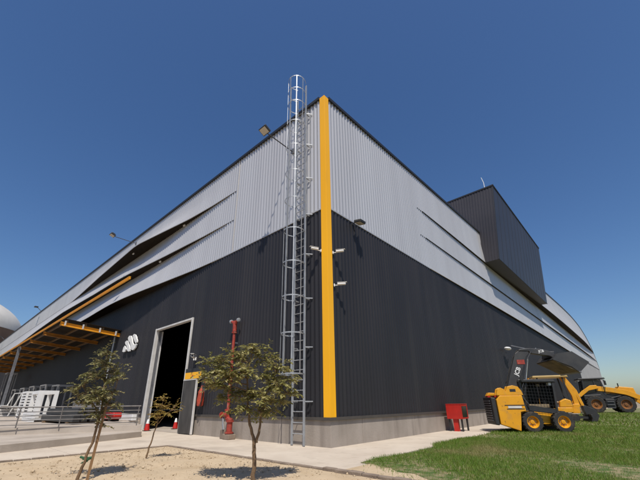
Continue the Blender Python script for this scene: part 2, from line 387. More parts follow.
# left (eaves) wall: flat silver near the corner, three flaring bands further along
lw = clad('eaves_wall', 'L', 0.0, 5.8, [(ZT, 0), (Z3, 0)], SILVER, ware)
for nm, zt, zb, fd, tophold in (('upper_band', ZT, Z1, L1, .5), ('middle_band', Z1, Z2, L2, .15), ('lower_band', Z2, Z3, L3, .12)):
    rows = [(zt, 0)]
    for t in (.25, .5, .75, 1.0):
        k = max(0, (t - tophold) / (1 - tophold))
        rows.append((zt + (zb - zt) * t, mul(fd, k)))
    b = clad('silver_band', 'L', 5.81, LEN, rows, SILVER, ware)
    soffit('L', 5.81, LEN, zb, fd, b); lip('L', 6.5, LEN, zb, fd, b, SILVER)
MB().bar((-5.8, -.02, Z3), (-5.8, -.02, ZT), .05, .05).build('seam_cover', SILVER, ware)
MB().bar((-.21, -.024, Z3 + .02), (-7.5, -.024, Z3 + .02), .044, .06).bar((.024, .21, Z3 + .02), (.024, 9.0, Z3 + .02), .044, .06).build('lower_edge_trim', SILVER, ware)
DX0, DX1, DZ = 8.64, 12.44, 4.98
clad('charcoal_wall', 'L', 0.0, DX0, [(Z3 - .004, 0), (ZB, 0)], DARK, ware)
clad('charcoal_wall', 'L', DX0, DX1, [(Z3 - .004, 0), (DZ, 0)], DARK, ware)
clad('charcoal_wall', 'L', DX1, LEN, [(Z3 - .004, 0), (ZB, 0)], DARK, ware)
# right (gable) wall
clad('gable_wall', 'R', 0.0, 7.6, [(prof, 0), (Z3, 0)], SILVER, ware)
for zt, zb, fd, hold in ((None, Z1, R1, .35), (Z1, Z2, R2, .1), (Z2, Z3, R3, .1)):
    rows = [(prof if zt is None else zt, 0)]
    for t in (.25, .5, .75, 1.0):
        k = max(0, (t - hold) / (1 - hold))
        if zt is None: fz = (lambda t: lambda u: prof(u) + (np.minimum(Z1, prof(u)) - prof(u)) * t)(t)
        else: fz = zt + (zb - zt) * t
        rows.append((fz, mul(fd, k)))
    b = clad('silver_band', 'R', 7.61, WID, rows, SILVER, ware)
    soffit('R', 7.61, WID - 2.5, zb, fd, b); lip('R', 8.2, WID - (3.5 if zb > 10 else 1.5 if zb > 9 else 0.2), zb, fd, b, SILVER if zb < 8 else TRIM)
clad('charcoal_wall', 'R', 0.0, 59.0, [(Z3 - .004, 0), (ZB, 0)], DARK, ware)
clad('light_grey_wall', 'R', 59.0, WID, [(Z3 - .004, 0), (ZB, 0)], GREYW, ware)
# yellow corner strip, roof edge trims, drip flashing
cs = MB(); z = .72
while z < 12.9:   # folded lengths lapped over each other, riveted along both legs
    e = 12.95; q = 0
    cs.box(-.20, .058 + q, -.063 - q, -.041, z, e).box(.041, .058 + q, -.040, .20, z, e); z = e + .003 if e < 12.9 else 99
cs = cs.build('corner_strip', YELLOW, ware, bevel=.004)
tr = MB().bar((-.21, -.03, ZT + .03), (-LEN, -.03, ZT + .03), .14, .13)
ys = np.linspace(.21, WID - .1, 90); zs = prof(ys)
for i in range(len(ys) - 1): tr.bar((.03, ys[i], zs[i] + .03), (.03, ys[i + 1], zs[i + 1] + .03), .13, .14)
tr.build('roof_edge_trim', TRIM, ware)
dr = MB().box(-DX0 + .12, .0, -.075, -.002, ZB - .05, ZB + .03).box(-LEN, -DX1 - .2, -.075, -.002, ZB - .05, ZB + .03).box(.002, .075, -.075, WID, ZB - .05, ZB + .03)
dr.build('drip_flashing', mat('brown_flashing', (0.07, 0.06, 0.05), None, 3, 0.6), ware)
# concrete plinth with open joints
pl = MB()
for a, b in ((0.0, 2.02), (2.035, 5.2), (5.215, DX0 - .12)): pl.box(-b, -a - .0, -.02, .35, -.2, .69) if a > 0 else pl.box(-b, .02, -.02, .35, -.2, .69)
pl.build('plinth', CONC, ware, bevel=0.008)
pl = MB(); x = DX1 + .2
while x < LEN: pl.box(-min(x + 3.6, LEN), -x, -.02, .35, -.2, .69); x += 3.63
pl.build('plinth', CONC, ware, bevel=0.008)
pl = MB()
y = .352
for b in [1.5] + [1.5 + 3.4 * k for k in range(1, 29)]:
    pl.box(-.35, .02, y, min(b, WID), -.2, .69); y = b + .015
    if y > WID: break
pl.build('plinth', CONC, ware, bevel=0.008)
# roof and closing walls
ys = np.linspace(0, WID, 60); zs = prof(ys); n = len(ys)
V = np.concatenate([np.stack([0 * ys, ys, zs], -1), np.stack([0 * ys - LEN, ys, zs], -1)]); k = np.arange(n - 1)
fast('roof', V, np.stack([k, k + 1, n + k + 1, n + k], -1), SILVER, ware)
MB().add([(0, WID, 0), (-LEN, WID, 0), (-LEN, WID, 7.7), (0, WID, 7.7)], [(0, 1, 2, 3)]).add([(-LEN, y, z) for y, z in zip(ys, zs)] + [(-LEN, WID, 0), (-LEN, 0, 0)], [tuple(range(n + 2))]).build('rear_walls', DARK, ware)
# large roof box leaning out over the gable wall
tb = MB()
P = [(-4, 18.55, 11.1), (1.12, 18.55, 11.1), (1.12, 35.9, 11.1), (-4, 35.9, 11.1), (-4, 19.2, 17.75), (1.68, 19.2, 17.75), (1.68, 36.1, 17.75), (-4, 36.1, 17.75)]
tb.add(P, [(3, 2, 1, 0), (4, 5, 6, 7), (1, 2, 6, 5), (2, 3, 7, 6), (3, 0, 4, 7)])
# ribbed end face
k = int(5.1 / .2)
def lerp(a, b, t): return tuple(a[i] + (b[i] - a[i]) * t for i in range(3))
fv = []
for i in range(k):
    for t, h in ((0, 0), (.5, 0), (.62, .03), (.88, .03)):
        q = (i + t) / k; lo = lerp(P[0], P[1], q); hi = lerp(P[4], P[5], q)
        fv += [(lo[0], lo[1] - h, lo[2]), (hi[0], hi[1] - h, hi[2])]
fv += [P[1], P[5]]
tb.add(fv, [(2 * i, 2 * i + 2, 2 * i + 3, 2 * i + 1) for i in range(len(fv) // 2 - 1)])
rb = tb.build('roof_box', TOWERM, ware)
tm = MB().bar(P[4], (P[5][0] + .06, P[5][1] - .02, P[5][2]), .1, .12).bar(P[5], P[6], .1, .12).bar(P[1], P[5], .06, .06).bar((P[1][0], P[1][1], P[1][2]), P[2], .06, .06)
tm.build('box_edge_trim', TRIM, rb)
rod = MB().tube([(1.05, 19.25, 17.8), (1.05, 19.25, 18.35), (.95, 19.25, 18.9)], .03, 6, .02)
rod.build('lightning_rod', WHITE, rb)
sm = MB()
for i in range(1, 14):
    q = i / 14; sm.bar(lerp((1.124, 18.55, 11.1), (1.124, 35.9, 11.1), q), lerp((1.684, 19.2, 17.75), (1.684, 36.1, 17.75), q), .02, .012)
sm.build('panel_joints', TRIM, rb)
# doorway: frame, deep left reveal, threshold
fr = MB().box(-DX0, -DX0 + .10, -.10, .10, 0.0, DZ + .1).box(-DX1 - .13, -DX1, -.12, .05, .0, DZ + .1).box(-DX1, -DX0, -.11, .09, DZ, DZ + .092)
df = fr.build('door_frame', PALE, ware, bevel=.008)
MB().box(-DX1 - .04, -DX1 + .02, .051, .24, .0, DZ - .01).build('door_reveal', STEEL, df)
MB().box(-DX1 + .021, -DX1 + .06, .20, .26, .0, DZ - .02).build('inner_post', PALE, df)
MB().add([(-30, .36, -.004), (-.4, .36, -.004), (-.4, 40, -.004), (-30, 40, -.004)], [(0, 1, 2, 3)]).build('inside_floor', SLAB, ware)
MB().box(-DX1, -DX0, -.001, .359, -.05, .012).build('threshold', SLAB, ware)
MB().box(-12.0, -11.94, 3.0, 9, 0.0, 4.5).box(-9.6, -9.5, 6, 6.1, 0, 4.6).build('inner_partition', BLACKP, ware)
# pale panel hung on the plinth beside the dock
# opened personnel leaf beside the doorway
leaf = MB().box(-8.42, -7.34, -.20, -.15, .03, 2.14)
lf = leaf.build('side_door', mat('dusty_door', (0.035, 0.032, 0.030), (0.075, 0.068, 0.060), 3.5, 0.6, stretch=(1, 1, 0.3)), ware)
tag(lf, 'dark narrow door leaf with pale edges')
MB().box(-7.34, -7.28, -.215, -.14, .02, 2.18).box(-8.44, -7.341, -.21, -.145, 2.142, 2.185).build('leaf_frame', PALE, lf)
MB().box(-8.38, -8.28, -.24, -.2, 1.0, 1.04).build('handle', GALV, lf)

# ------------------------------------------------------------------ caged ladder
lad = tag(empty('ladder', (-1.06, 0, 0)), 'tall galvanised caged ladder fixed beside the yellow corner', 'ladder')
YL = -.24
for s in (-1, 1):
    MB().bar((s * .25, YL, .02), (s * .25, YL, 14.0 if s > 0 else 13.5), .035, .07, (1, 0, 0)).build('rail', GALV, lad)
z = .32
while z < 13.0: MB().tube([(-.235, YL, z), (.235, YL, z)], .014, 6).build('rung', GALV, lad); z += .3
hp = [1.98, 3.2, 4.4, 5.6, 6.85, 8.1, 9.3, 10.5, 11.7, 12.75, 13.45, 14.12]
cg = MB(); rad = .36
arc = [R(a) for a in range(-30, 211, 16)]
def hoop(z, r=rad): return [(math.cos(a) * r, YL - .30 - math.sin(a) * r * 1.02, z) for a in arc]
for z in hp:
    h = [(.25, YL, z)] + hoop(z) + [(-.25, YL, z)]
    for i in range(len(h) - 1): cg.bar(h[i], h[i + 1], .010, .040)
for a in (0, 45, 90, 135, 180):
    x, yv = math.cos(R(a)) * rad, YL - .30 - math.sin(R(a)) * rad * 1.02
    cg.bar((x, yv, hp[0]), (x, yv, hp[-1]), .032, .010, (math.cos(R(a)), -math.sin(R(a)), 0))
cg.build('safety_cage', GALV, lad)
z = 1.2
while z < 12.9:
    for s in (-1, 1): MB().bar((s * .25, YL + .03, z), (s * .25, -.03, z), .04, .04).build('wall_bracket', GALV, lad)
    MB().bar((.27, YL + .01, z), (.42, -.04, z), .03, .03).build('wall_bracket', GALV, lad); z += 1.6

# ------------------------------------------------------------------ floodlights, cameras, small wall fittings
fl = tag(empty('floodlight', (-1.81, 0, 11.16)), 'square floodlight on a long arm just left of the ladder top', 'floodlight', 'floodlights on long arms over the silver wall')
MB().tube([(0, -.02, 0), (0, -1.45, .04)], .022, 6).build('arm', PIPEG, fl)
MB().box(-.08, .08, -.05, -.0, -.12, .12).build('wall_plate', STEEL, fl)
hd = MB().box(-.2, .2, -.30, .02, -.05, .05).box(-.15, .15, -.24, -.04, .05, .11).build('lamp_head', BLACKP, fl, bevel=.015)
hd.location = (0, -1.42, .04)
MB().box(-.165, .165, -.27, -.01, -.065, -.051).build('lens', LAMPGLASS, hd)
hd.rotation_euler = (R(-25), 0, 0)
f2 = copy_tree(fl); f2.location = (-17.2, -.55, 11.75); tag(f2, 'square floodlight on a long arm far down the eaves wall')
rl = tag(empty('roof_lamp', (-50.5, -.05, 12.98)), 'tiny lamp post on the far roof edge above the canopy, nearer one', 'lamp', 'small lamps on the roof edge')
MB().tube([(0, 0, 0), (0, -.5, .45)], .04, 6).build('arm', STEEL, rl)
MB().box(-.25, .25, -.85, -.45, .42, .55).build('lamp_head', BLACKP, rl, bevel=.02)
r2 = copy_tree(rl); r2.location = (-81.0, -.05, 12.98); tag(r2, 'tiny lamp post on the far roof edge at its left end')
# soffit lamps under the flaring bands
sl = tag(empty('soffit_lamp', (-11.0, -.12, Z1)), 'small pale lamp tucked under upper silver band, nearest the ladder', 'lamp', 'small lamps under the silver bands')
MB().box(-.14, .14, -.05, .08, -.16, -.01).build('lamp_body', WHITE, sl, bevel=.02)
MB().box(-.11, .11, -.07, -.051, -.14, -.04).build('lens', LAMPGLASS, sl)
sl.scale = (.6, .6, .6)
for loc, lb in (((-17.4, -.55, Z1), 'small pale lamp under upper silver band, below the far floodlight arm'), ((-13.4, -.2, Z2), 'small pale lamp tucked under the middle silver band')):
    c = copy_tree(sl); c.location = loc; tag(c, lb)
# corner surveillance cameras
def bullet(loc, ang, label):
    c = tag(empty('security_camera', loc, ang), label, 'security camera', 'security cameras by the yellow corner')
    MB().tube([(0, 0, -.02), (.14, 0, -.02)], .018, 6).box(-.02, .02, -.05, .05, -.07, .04).build('bracket', WHITE, c)
    MB().lathe([(.02, .12), (.055, .13), (.055, .46), (.04, .47)], (0, 0, .03), 'x', 12).build('camera_body', WHITE, c, smooth=True)
    MB().box(.12, .52, -.06, .06, .087, .1).build('sun_shield', WHITE, c, bevel=.005)
    MB().lathe([(.038, .465), (.038, .475)], (0, 0, .03), 'x', 12).build('lens', BLACKP, c)
    return c
c1 = bullet((-.24, -.05, 6.02), R(-112), 'white security camera left of the yellow corner strip')
c1.scale = (.8, .8, .8)
c2 = copy_tree(c1); c2.location = (.06, .25, 5.95); c2.rotation_euler = (0, 0, R(28)); tag(c2, 'white security camera right of the yellow strip, the higher of two')
c3 = copy_tree(c1); c3.location = (.06, .27, 4.78); c3.rotation_euler = (0, 0, R(34)); tag(c3, 'white security camera right of the yellow strip, the lower of two')
c4 = copy_tree(c1); c4.scale = (1.3, 1.3, 1.3); c4.location = (-7.95, -.05, 3.1); c4.rotation_euler = (0, 0, R(-40)); tag(c4, 'white security camera on the dark wall beside the tall doorway')
# wall floodlights on gable wall
wf = tag(empty('wall_floodlight', (.04, 1.52, 7.58)), 'small black floodlight on the gable wall at the silver edge', 'floodlight', 'floodlights on the gable wall')
MB().tube([(0, 0, 0), (.2, 0, .04)], .02, 6).box(-.01, .02, -.06, .06, -.06, .06).build('bracket', BLACKP, wf)
h = MB().box(.16, .48, -.17, .17, -.03, .08).build('lamp_head', BLACKP, wf, bevel=.02); h.rotation_euler = (0, R(12), 0)
MB().box(.19, .45, -.14, .14, -.045, -.031).build('lens', LAMPGLASS, h)
wl = tag(empty('arm_lamp', (.04, 19.4, 4.62)), 'white oval lamp on the dark gable wall above the skid steer', 'lamp')
MB().tube([(0, 0, 0), (.3, 0, .02), (.36, -.3, -.06)], .03, 6).build('arm', STEEL, wl)
hh = MB().lathe([(.02, -1.1), (.12, -1.02), (.16, -.7), (.13, -.4), (.03, -.3)], (0, 0, 0), 'y', 12).build('lamp_head', WHITE, wl, smooth=True); hh.location = (.36, -.02, -.06); hh.scale = (1.2, 1, .7)

# emblem on the dark wall
em = tag(empty('wall_emblem'), 'white slanted four stroke company emblem on the dark wall beside the doorway', 'sign')
ST = [[(-15.68, 5.14), (-15.53, 5.2), (-15.27, 5.12), (-14.85, 4.73), (-14.83, 4.63), (-15.03, 4.59), (-15.24, 4.73), (-15.5, 4.94)],
      [(-16.41, 5.08), (-16.26, 5.19), (-15.99, 5.16), (-15.77, 4.97), (-15.5, 4.66), (-15.22, 4.51), (-14.96, 4.56), (-14.84, 4.5), (-14.91, 4.32), (-15.22, 4.2), (-15.47, 4.26), (-15.69, 4.46), (-15.91, 4.73), (-16.26, 4.9)],
      [(-16.77, 4.86), (-16.57, 4.93), (-16.31, 4.87), (-16.04, 4.6), (-15.71, 4.31), (-15.72, 4.2), (-15.98, 4.2), (-16.19, 4.31), (-16.36, 4.58), (-16.66, 4.72)],
      [(-16.93, 4.29), (-16.88, 4.53), (-16.72, 4.63), (-16.55, 4.55), (-16.39, 4.38), (-16.46, 4.24), (-16.72, 4.24)]]
for p in ST: MB().prism(p, -.17, -.10, lambda a, b, t: (a, t, b)).box(p[2][0] - .05, p[2][0] + .05, -.099, -.03, p[2][1] - .2, p[2][1] - .1).build('stroke', WHITE, em)

# door sign, alarm, extinguisher
sg = tag(empty('door_sign', (-7.72, -.16, 2.40)), 'yellow sign with a black top band beside the tall doorway', 'sign')
MB().box(-.66, .66, -.03, 0, -.2, .07).build('yellow_panel', YELLOW, sg)
MB().box(-.66, .66, -.03, 0, .072, .24).build('black_band', BLACKP, sg)
MB().prism([(-.06, -.12), (.06, -.12), (.0, -.01)], -.036, -.031, lambda a, b, t: (a, t, b)).build('red_symbol', RED, sg)
MB().box(-.5, -.45, 0, .13, -.05, .05).box(.45, .5, 0, .13, -.05, .05).build('standoff', STEEL, sg)
al = tag(empty('alarm_sounder', (-6.70, -.07, 2.1)), 'small red alarm sounder on the wall above the extinguisher', 'alarm')
MB().box(-.06, .06, -.08, .03, -.12, .06).build('alarm_body', REDOLD, al, bevel=.02)
MB().lathe([(.05, .06), (.05, .1), (.03, .14)], (0, -.03, 0), 'z', 12).build('beacon', WHITE, al, smooth=True)
ex = tag(empty('fire_extinguisher', (-6.88, -.16, 1.08)), 'red covered fire extinguisher hung on wall beside the door leaf', 'extinguisher')
MB().lathe([(.08, 0), (.13, .03), (.145, .25), (.12, .5), (.13, .55), (.08, .64), (.05, .7)], (0, 0, 0), 'z', 18).build('cover', CLOTH, ex, smooth=True)
MB().lathe([(.035, .69), (.035, .78), (.02, .8)], (0, 0, 0), 'z', 10).box(-.02, .12, -.02, .02, .77, .80).build('valve', REDOLD, ex)
MB().tube([(.1, -.02, .76), (.2, -.05, .6), (.2, -.08, .2), (.12, -.1, -.1)], .02, 8).build('hose', BLACK, ex)
MB().box(-.06, .06, .1, .15, .1, .7).build('wall_hook', STEEL, ex)

# red standpipe
sp = tag(empty('standpipe', (-4.75, -.22, 0)), 'tall red fire standpipe with twin headed top against the dark wall', 'standpipe')
MB().tube([(0, 0, .95), (0, 0, 3.95)], .056, 14).build('riser', REDOLD, sp, smooth=True)
MB().lathe([(.10, 3.78), (.10, 3.82)], (0, 0, 0), 'z', 16).lathe([(.09, 1.9), (.09, 1.95)], (0, 0, 0), 'z', 16).lathe([(.12, .92), (.12, .98)], (0, 0, 0), 'z', 16).build('flange', REDOLD, sp)
hd = MB().tube([(0, 0, 3.85), (0, 0, 4.26)], .08, 14).tube([(0, 0, 4.05), (-.12, -.02, 4.25), (-.22, -.02, 4.26)], .05, 10).tube([(0, 0, 4.05), (.12, -.02, 4.25), (.22, -.02, 4.26)], .05, 10).build('head', REDOLD, sp, smooth=True)
for s in (-1, 1): MB().lathe([(.05, s * .20), (.075, s * .21), (.075, s * .28), (.05, s * .29)], (0, -.02, 4.27), 'x', 14).build('outlet_cap', GALV, hd, smooth=True)
MB().tube([(0, 0, .95), (-.02, -.02, .8), (.1, -.06, .66), (.32, -.1, .62)], .085, 12).tube([(.32, -.1, .68), (.32, -.1, .22)], .10, 14).build('elbow', REDOLD, sp, smooth=True)
MB().lathe([(.14, .56), (.14, .61)], (.32, -.1, 0), 'z', 16).lathe([(.15, .19), (.15, .24)], (.32, -.1, 0), 'z', 16).build('flange', REDOLD, sp)
MB().tube([(-.16, -.12, .78), (.14, -.12, .78)], .06, 10).lathe([(.11, -.2), (.11, -.16)], (0, -.12, .78), 'x', 14).build('valve', REDOLD, sp)
MB().box(-.16, .14, -.16, .12, 0, .30).box(.142, .50, -.24, .06, 0, .17).build('concrete_foot', KERB, sp, bevel=.02)
MB().tube([(-.12, -.1, .74), (-.02, -.16, .5), (.08, -.18, .3)], .035, 8).build('brace', STEEL, sp)
MB().bar((0, .0, 1.93), (0, .2, 1.93), .05, .05).bar((0, 0, 3.4), (0, .2, 3.4), .05, .05).build('wall_clamp', STEEL, sp)

# red hydrant hose cabinet on the apron by the gable wall
hc = tag(empty('hose_cabinet', (.24, 7.35, 0)), 'red hose cabinet on a pedestal against the concrete plinth', 'hose cabinet')
cb = MB().box(.0, .62, 0, .03, .47, 1.03).box(0, .03, .03, .7, .47, 1.03).box(.0, .62, .67, .7, .47, 1.03).box(.03, .62, .03, .67, .47, .5).box(0, .66, -.01, .71, 1.031, 1.06).build('case', RED, hc, bevel=.008)
dm = MB().box(.625, .65, 0, .06, .48, 1.02).box(.625, .65, .64, .7, .48, 1.02).box(.625, .65, .061, .639, .48, .53).box(.625, .65, .061, .639, .97, 1.02).build('door', RED, hc)
MB().box(.63, .64, .062, .638, .532, .968).build('pane', GLASS, dm)
MB().box(.22, .42, .06, .2, 0, .469).build('pedestal', RED, hc)
for p in ((.03, .05), (.55, .05), (.03, .62), (.55, .62)): MB().box(p[0], p[0] + .06, p[1], p[1] + .06, 0, .469).build('leg', BLACKP, hc)

# ------------------------------------------------------------------ canopy over the dock
cp = tag(empty('canopy'), 'orange steel framed canopy over the loading dock', 'canopy')
def ibeam(p, q, w, h):
    m = MB(); p = Vector(p); q = Vector(q); o = Vector((0, 0, h / 2 - .015))
    return m.bar(p + o, q + o, w, .03).bar(p - o, q - o, w, .03).bar(p, q, .03, h - .06)
GOLD = mat('golden_beam', (0.80, 0.36, 0.008), (0.66, 0.28, 0.008), 2, 0.5)
SHADED_ORANGE = mat('shaded_orange', (0.40, 0.16, 0.010), (0.24, 0.09, 0.008), 2.5, 0.6)  # beam orange darkened in the colour itself, standing in for shade under the canopy
ibeam((-7.55, -3.5, 5.97), (-62, -3.5, 5.97), .07, .10).build('front_beam', GOLD, cp)
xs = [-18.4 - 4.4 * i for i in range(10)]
for x in xs: ibeam((x, -3.42, 5.80), (x, -.04, 5.52), .12, .22).build('cross_beam', GOLD if x > -19 else SHADED_ORANGE, cp)
pu = MB()
for yv in (-3.1, -2.1, -1.1, -.25): pu.box(-62, -18.3, yv - .04, yv + .04, 5.67 - .083 * (yv + 3.42) * -0 + (-yv - .04) * .083, 5.79 + (-yv - .04) * .083)
pu.build('purlins', mat('rusty_purlin', (0.16, 0.085, 0.03), (0.10, 0.055, 0.02), 4, 0.6), cp)
MB().add([(-18.25, -.05, 5.80), (-18.25, -3.36, 6.075), (-62, -3.36, 6.075), (-62, -.05, 5.80), (-18.25, -.05, 5.84), (-18.25, -3.36, 6.115), (-62, -3.36, 6.115), (-62, -.05, 5.84)],
         [(0, 1, 2, 3), (4, 5, 6, 7), (0, 1, 5, 4), (1, 2, 6, 5), (2, 3, 7, 6), (3, 0, 4, 7)]).build('roof_deck', SOFFIT, cp)
for i in range(4):
    yv = -3.2 + i * .95; MB().box(-18.26, -18.2, yv - .04, yv + .04, 5.70 - .083 * (yv + 3.42), 5.98 - .083 * (yv + 3.42)).build('purlin_cleat', PALE, cp)
MB().tube([(-18.85, -.16, .42), (-18.85, -.16, 5.45)], .055, 8).build('downpipe', GALV, cp)
for x in (-31.6, -44.8): MB().box(x - .09, x + .09, -3.45, -3.27, .42, 5.83).build('column', STEEL, cp)

# ------------------------------------------------------------------ things stored on the dock
def stillage(name, m, label, cat, loc, rz, wdt, dpt, hgt, slats, group, p=.07):
    t = tag(empty(name, loc, rz), label, cat, group)
    for x in (-wdt / 2, wdt / 2 - p):
        for yv in (-dpt / 2, dpt / 2 - p): MB().box(x, x + p, yv, yv + p, 0, hgt).build('post', m, t)
    for yv in (-dpt / 2, dpt / 2 - p): MB().box(-wdt / 2 + p, wdt / 2 - p, yv, yv + p, hgt - p, hgt).build('top_bar', m, t)
    for x in (-wdt / 2, wdt / 2 - p): MB().box(x, x + p, -dpt / 2 + p, dpt / 2 - p, hgt - p, hgt).build('top_bar', m, t)
    MB().box(-wdt / 2 + p, wdt / 2 - p, -dpt / 2, -dpt / 2 + p, .1, .16).build('bottom_bar', m, t)
    s = MB()
    for i in range(slats):
        z = .3 + (hgt - .6) * i / max(1, slats - 1); s.box(-wdt / 2 + p, wdt / 2 - p, -dpt / 2 + .01, -dpt / 2 + .04, z, z + .09)
        s.box(-wdt / 2 + .01, -wdt / 2 + .04, -dpt / 2 + p, dpt / 2 - p, z, z + .09); s.box(wdt / 2 - .04, wdt / 2 - .01, -dpt / 2 + p, dpt / 2 - p, z, z + .09)
    if slats: s.build('slats', m, t)
    return t
g1 = 'steel racks standing on the loading dock'
RACK = mat('rack_grey', (0.34, 0.33, 0.32), (0.24, 0.23, 0.22), 4, 0.5, 0.2)
base = stillage('storage_rack', RACK, 'grey steel rack under the canopy nearest the doorway', 'rack', (-22.6, -1.6, .42), 0, 1.5, .9, 2.05, 0, g1)
for x, s, lb in ((-26.2, 1.08, 'grey steel rack second from the doorway, just right of the white racks'), (-30.2, 1.1, 'grey steel rack third from the doorway, behind the white racks'),
                    (-34.2, 1.1, 'grey steel rack third from the left end of the dock row'), (-38.4, 1.1, 'grey steel rack second from the left end of the dock row'),
                    (-46.5, 2.1, 'tallest grey steel rack, farthest left under the canopy')):
    c = copy_tree(base); c.location = (x, -1.6, .42); c.scale = (1.15, 1, s); tag(c, lb)
g2 = 'white racks on the loading dock'
stillage('storage_rack', WHITE, 'white open rack with thick posts on the dock, right one of the pair', 'rack', (-21.2, -2.7, .42), 0, 1.9, 1.0, 1.62, 0, g2, .2)
stillage('storage_rack', WHITE, 'narrow white slatted rack on the dock, left one of the pair', 'rack', (-25.4, -2.6, .42), 0, 1.7, 1.0, 1.7, 7, g2, .12)
pb = tag(empty('panel_stack', (-33.4, -3.0, .42)), 'stack of pale panels on the dock at the left edge', 'panels')
for i in range(4): MB().box(-2.2 + random.uniform(-.1, .1), 2.2, -.9, .9, .02 + i * .2, .16 + i * .2).build('panel', WHITE if i % 2 else PALE, pb, bevel=.01)
pf = tag(empty('leaning_rack', (-30.5, -3.2, .42), R(6)), 'pale leaning panel frame on the dock left of the white racks', 'frame')
MB().bar((-.9, 0, 0), (-.9, .5, 1.75), .09, .06).build('side_bar', PALE, pf); MB().bar((.9, 0, 0), (.9, .5, 1.75), .09, .06).build('side_bar', PALE, pf)
MB().bar((-.85, .5, 1.72), (.85, .5, 1.72), .08, .06).build('top_bar', PALE, pf)
MB().bar((-.85, .2, .7), (.85, .2, .7), .9, .02, (0, .27, .96)).build('infill_panel', WHITE, pf)
wc = tag(empty('crate', (-17.6, -1.4, .42), R(-4)), 'grey steel crate on the dock behind the leaning tree', 'crate')
MB().box(-.7, .7, -.45, .45, .1, .9).build('crate_body', STEEL, wc, bevel=.02)
MB().box(-.74, .74, -.49, .49, .9, .97).build('lid', RACK, wc, bevel=.01)
for x in (-.6, .45): MB().box(x, x + .15, -.44, .44, 0, .1).build('skid', BLACKP, wc)
sb = tag(empty('beam_stack', (-13.3, -3.4, .42), R(4)), 'low stack of dark steel beams on the dock behind the railing', 'beams')
for k, (yv, z) in enumerate(((0, .08), (.34, .08), (.68, .08), (.17, .36), (.51, .36))): MB().box(-2.2 + .1 * (k % 3), 2.0 - .15 * (k % 2), yv - .14, yv + .14, z, z + .27).build('beam', BLACKP, sb, bevel=.02)
MB().box(-1.7, -1.5, -.2, .9, 0, .079).box(1.4, 1.6, -.2, .9, 0, .079).build('bearer', BARK, sb)
wp = tag(empty('pallet_load', (-17.2, -3.4, .42)), 'low stack of white slatted pallets in front of the white racks', 'pallets')
for i in range(3):
    m = MB()
    for k in range(6): m.box(-1.3 + k * .45, -1.0 + k * .45, -.55, .55, .12 + i * .16, .15 + i * .16)
    m.box(-1.3, 1.25, -.55, -.45, .01 + i * .16, .118 + i * .16).box(-1.3, 1.25, .45, .55, .01 + i * .16, .118 + i * .16)
    m.build('pallet', WHITE, wp)
rbx = tag(empty('plastic_barrier', (-13.4, -1.25, .42), R(8)), 'red plastic barrier on the dock behind the railing', 'barrier')
MB().side([(-.62, .1), (-.66, .24), (-.6, .40), (.6, .40), (.66, .24), (.62, .1)], -.2, .2).build('barrier_body', RED, rbx, bevel=.03)
for x in (-.3, .3): MB().box(x - .1, x + .1, -.22, .22, -.0, .099).build('foot', BLACK, rbx)
wb = tag(empty('white_block', (-13.4, -.45, .42)), 'long low white block behind the red barrier against the dark wall', 'block')
MB().side([(-6.5, 0), (-6.5, .32), (.85, .32), (.85, 0)], -.12, .12).build('block_body', WHITE, wb, bevel=.03)

DSTEEL = mat('weathered_railing', (0.13, 0.12, 0.11), (0.20, 0.18, 0.165), 6, 0.55, 0.3)
# railing of the dock
ra = tag(empty('railing'), 'galvanised tube railing along the loading dock edge', 'railing')
A = Vector((-8.62, -1.78, .42)); Bv = Vector((-11.6, -7.6, .42))
for k in range(5):
    h = [.70, .54, .40, .26, .10][k]
    MB().tube([A + Vector((0, 0, h)), Bv + Vector((0, 0, h))], .015 if k else .022, 8).build('rail', DSTEEL, ra, smooth=True)
for k in range(5):
    q = A.lerp(Bv, .01 + k * .2); MB().tube([q, q + Vector((0, 0, .69))], .02, 8).build('post', DSTEEL, ra, smooth=True)

# traffic cones at the doorway
co = tag(empty('traffic_cone', (-11.35, -.25, .0)), 'red cone with a white top at the left doorpost behind the sapling', 'cone', 'red cones at the doorway')
MB().box(-.18, .18, -.18, .18, .001, .035).build('base', BLACK, co, bevel=.01)
MB().lathe([(.15, .036), (.09, .38)], (0, 0, 0), 'z', 18).build('cone_body', RED, co, smooth=True)
MB().lathe([(.089, .381), (.045, .58), (.03, .6)], (0, 0, 0), 'z', 18).build('white_top', WHITE, co, smooth=True)
co.scale = (.85, .85, .85); c = copy_tree(co); c.location = (-11.45, 1.2, .0); tag(c, 'red cone standing inside the dark doorway on the lit floor')

# far dome hall beyond the left end
dh = tag(empty('dome_hall', (-136, -14, 0)), 'distant white domed hall with brown wall beyond the far roof edge', 'hall')
prf = [(22.5 * math.cos(a), 21.6 + 11.5 * math.sin(a)) for a in np.linspace(0, math.pi / 2 - .01, 14)]
MB().lathe(prf, (0, 0, 0), 'z', 64).build('dome', DOME, dh, smooth=True)
MB().lathe([(22.6, 0), (22.6, 21.55)], (0, 0, 0), 'z', 64).build('wall', DOMEWALL, dh, smooth=True)

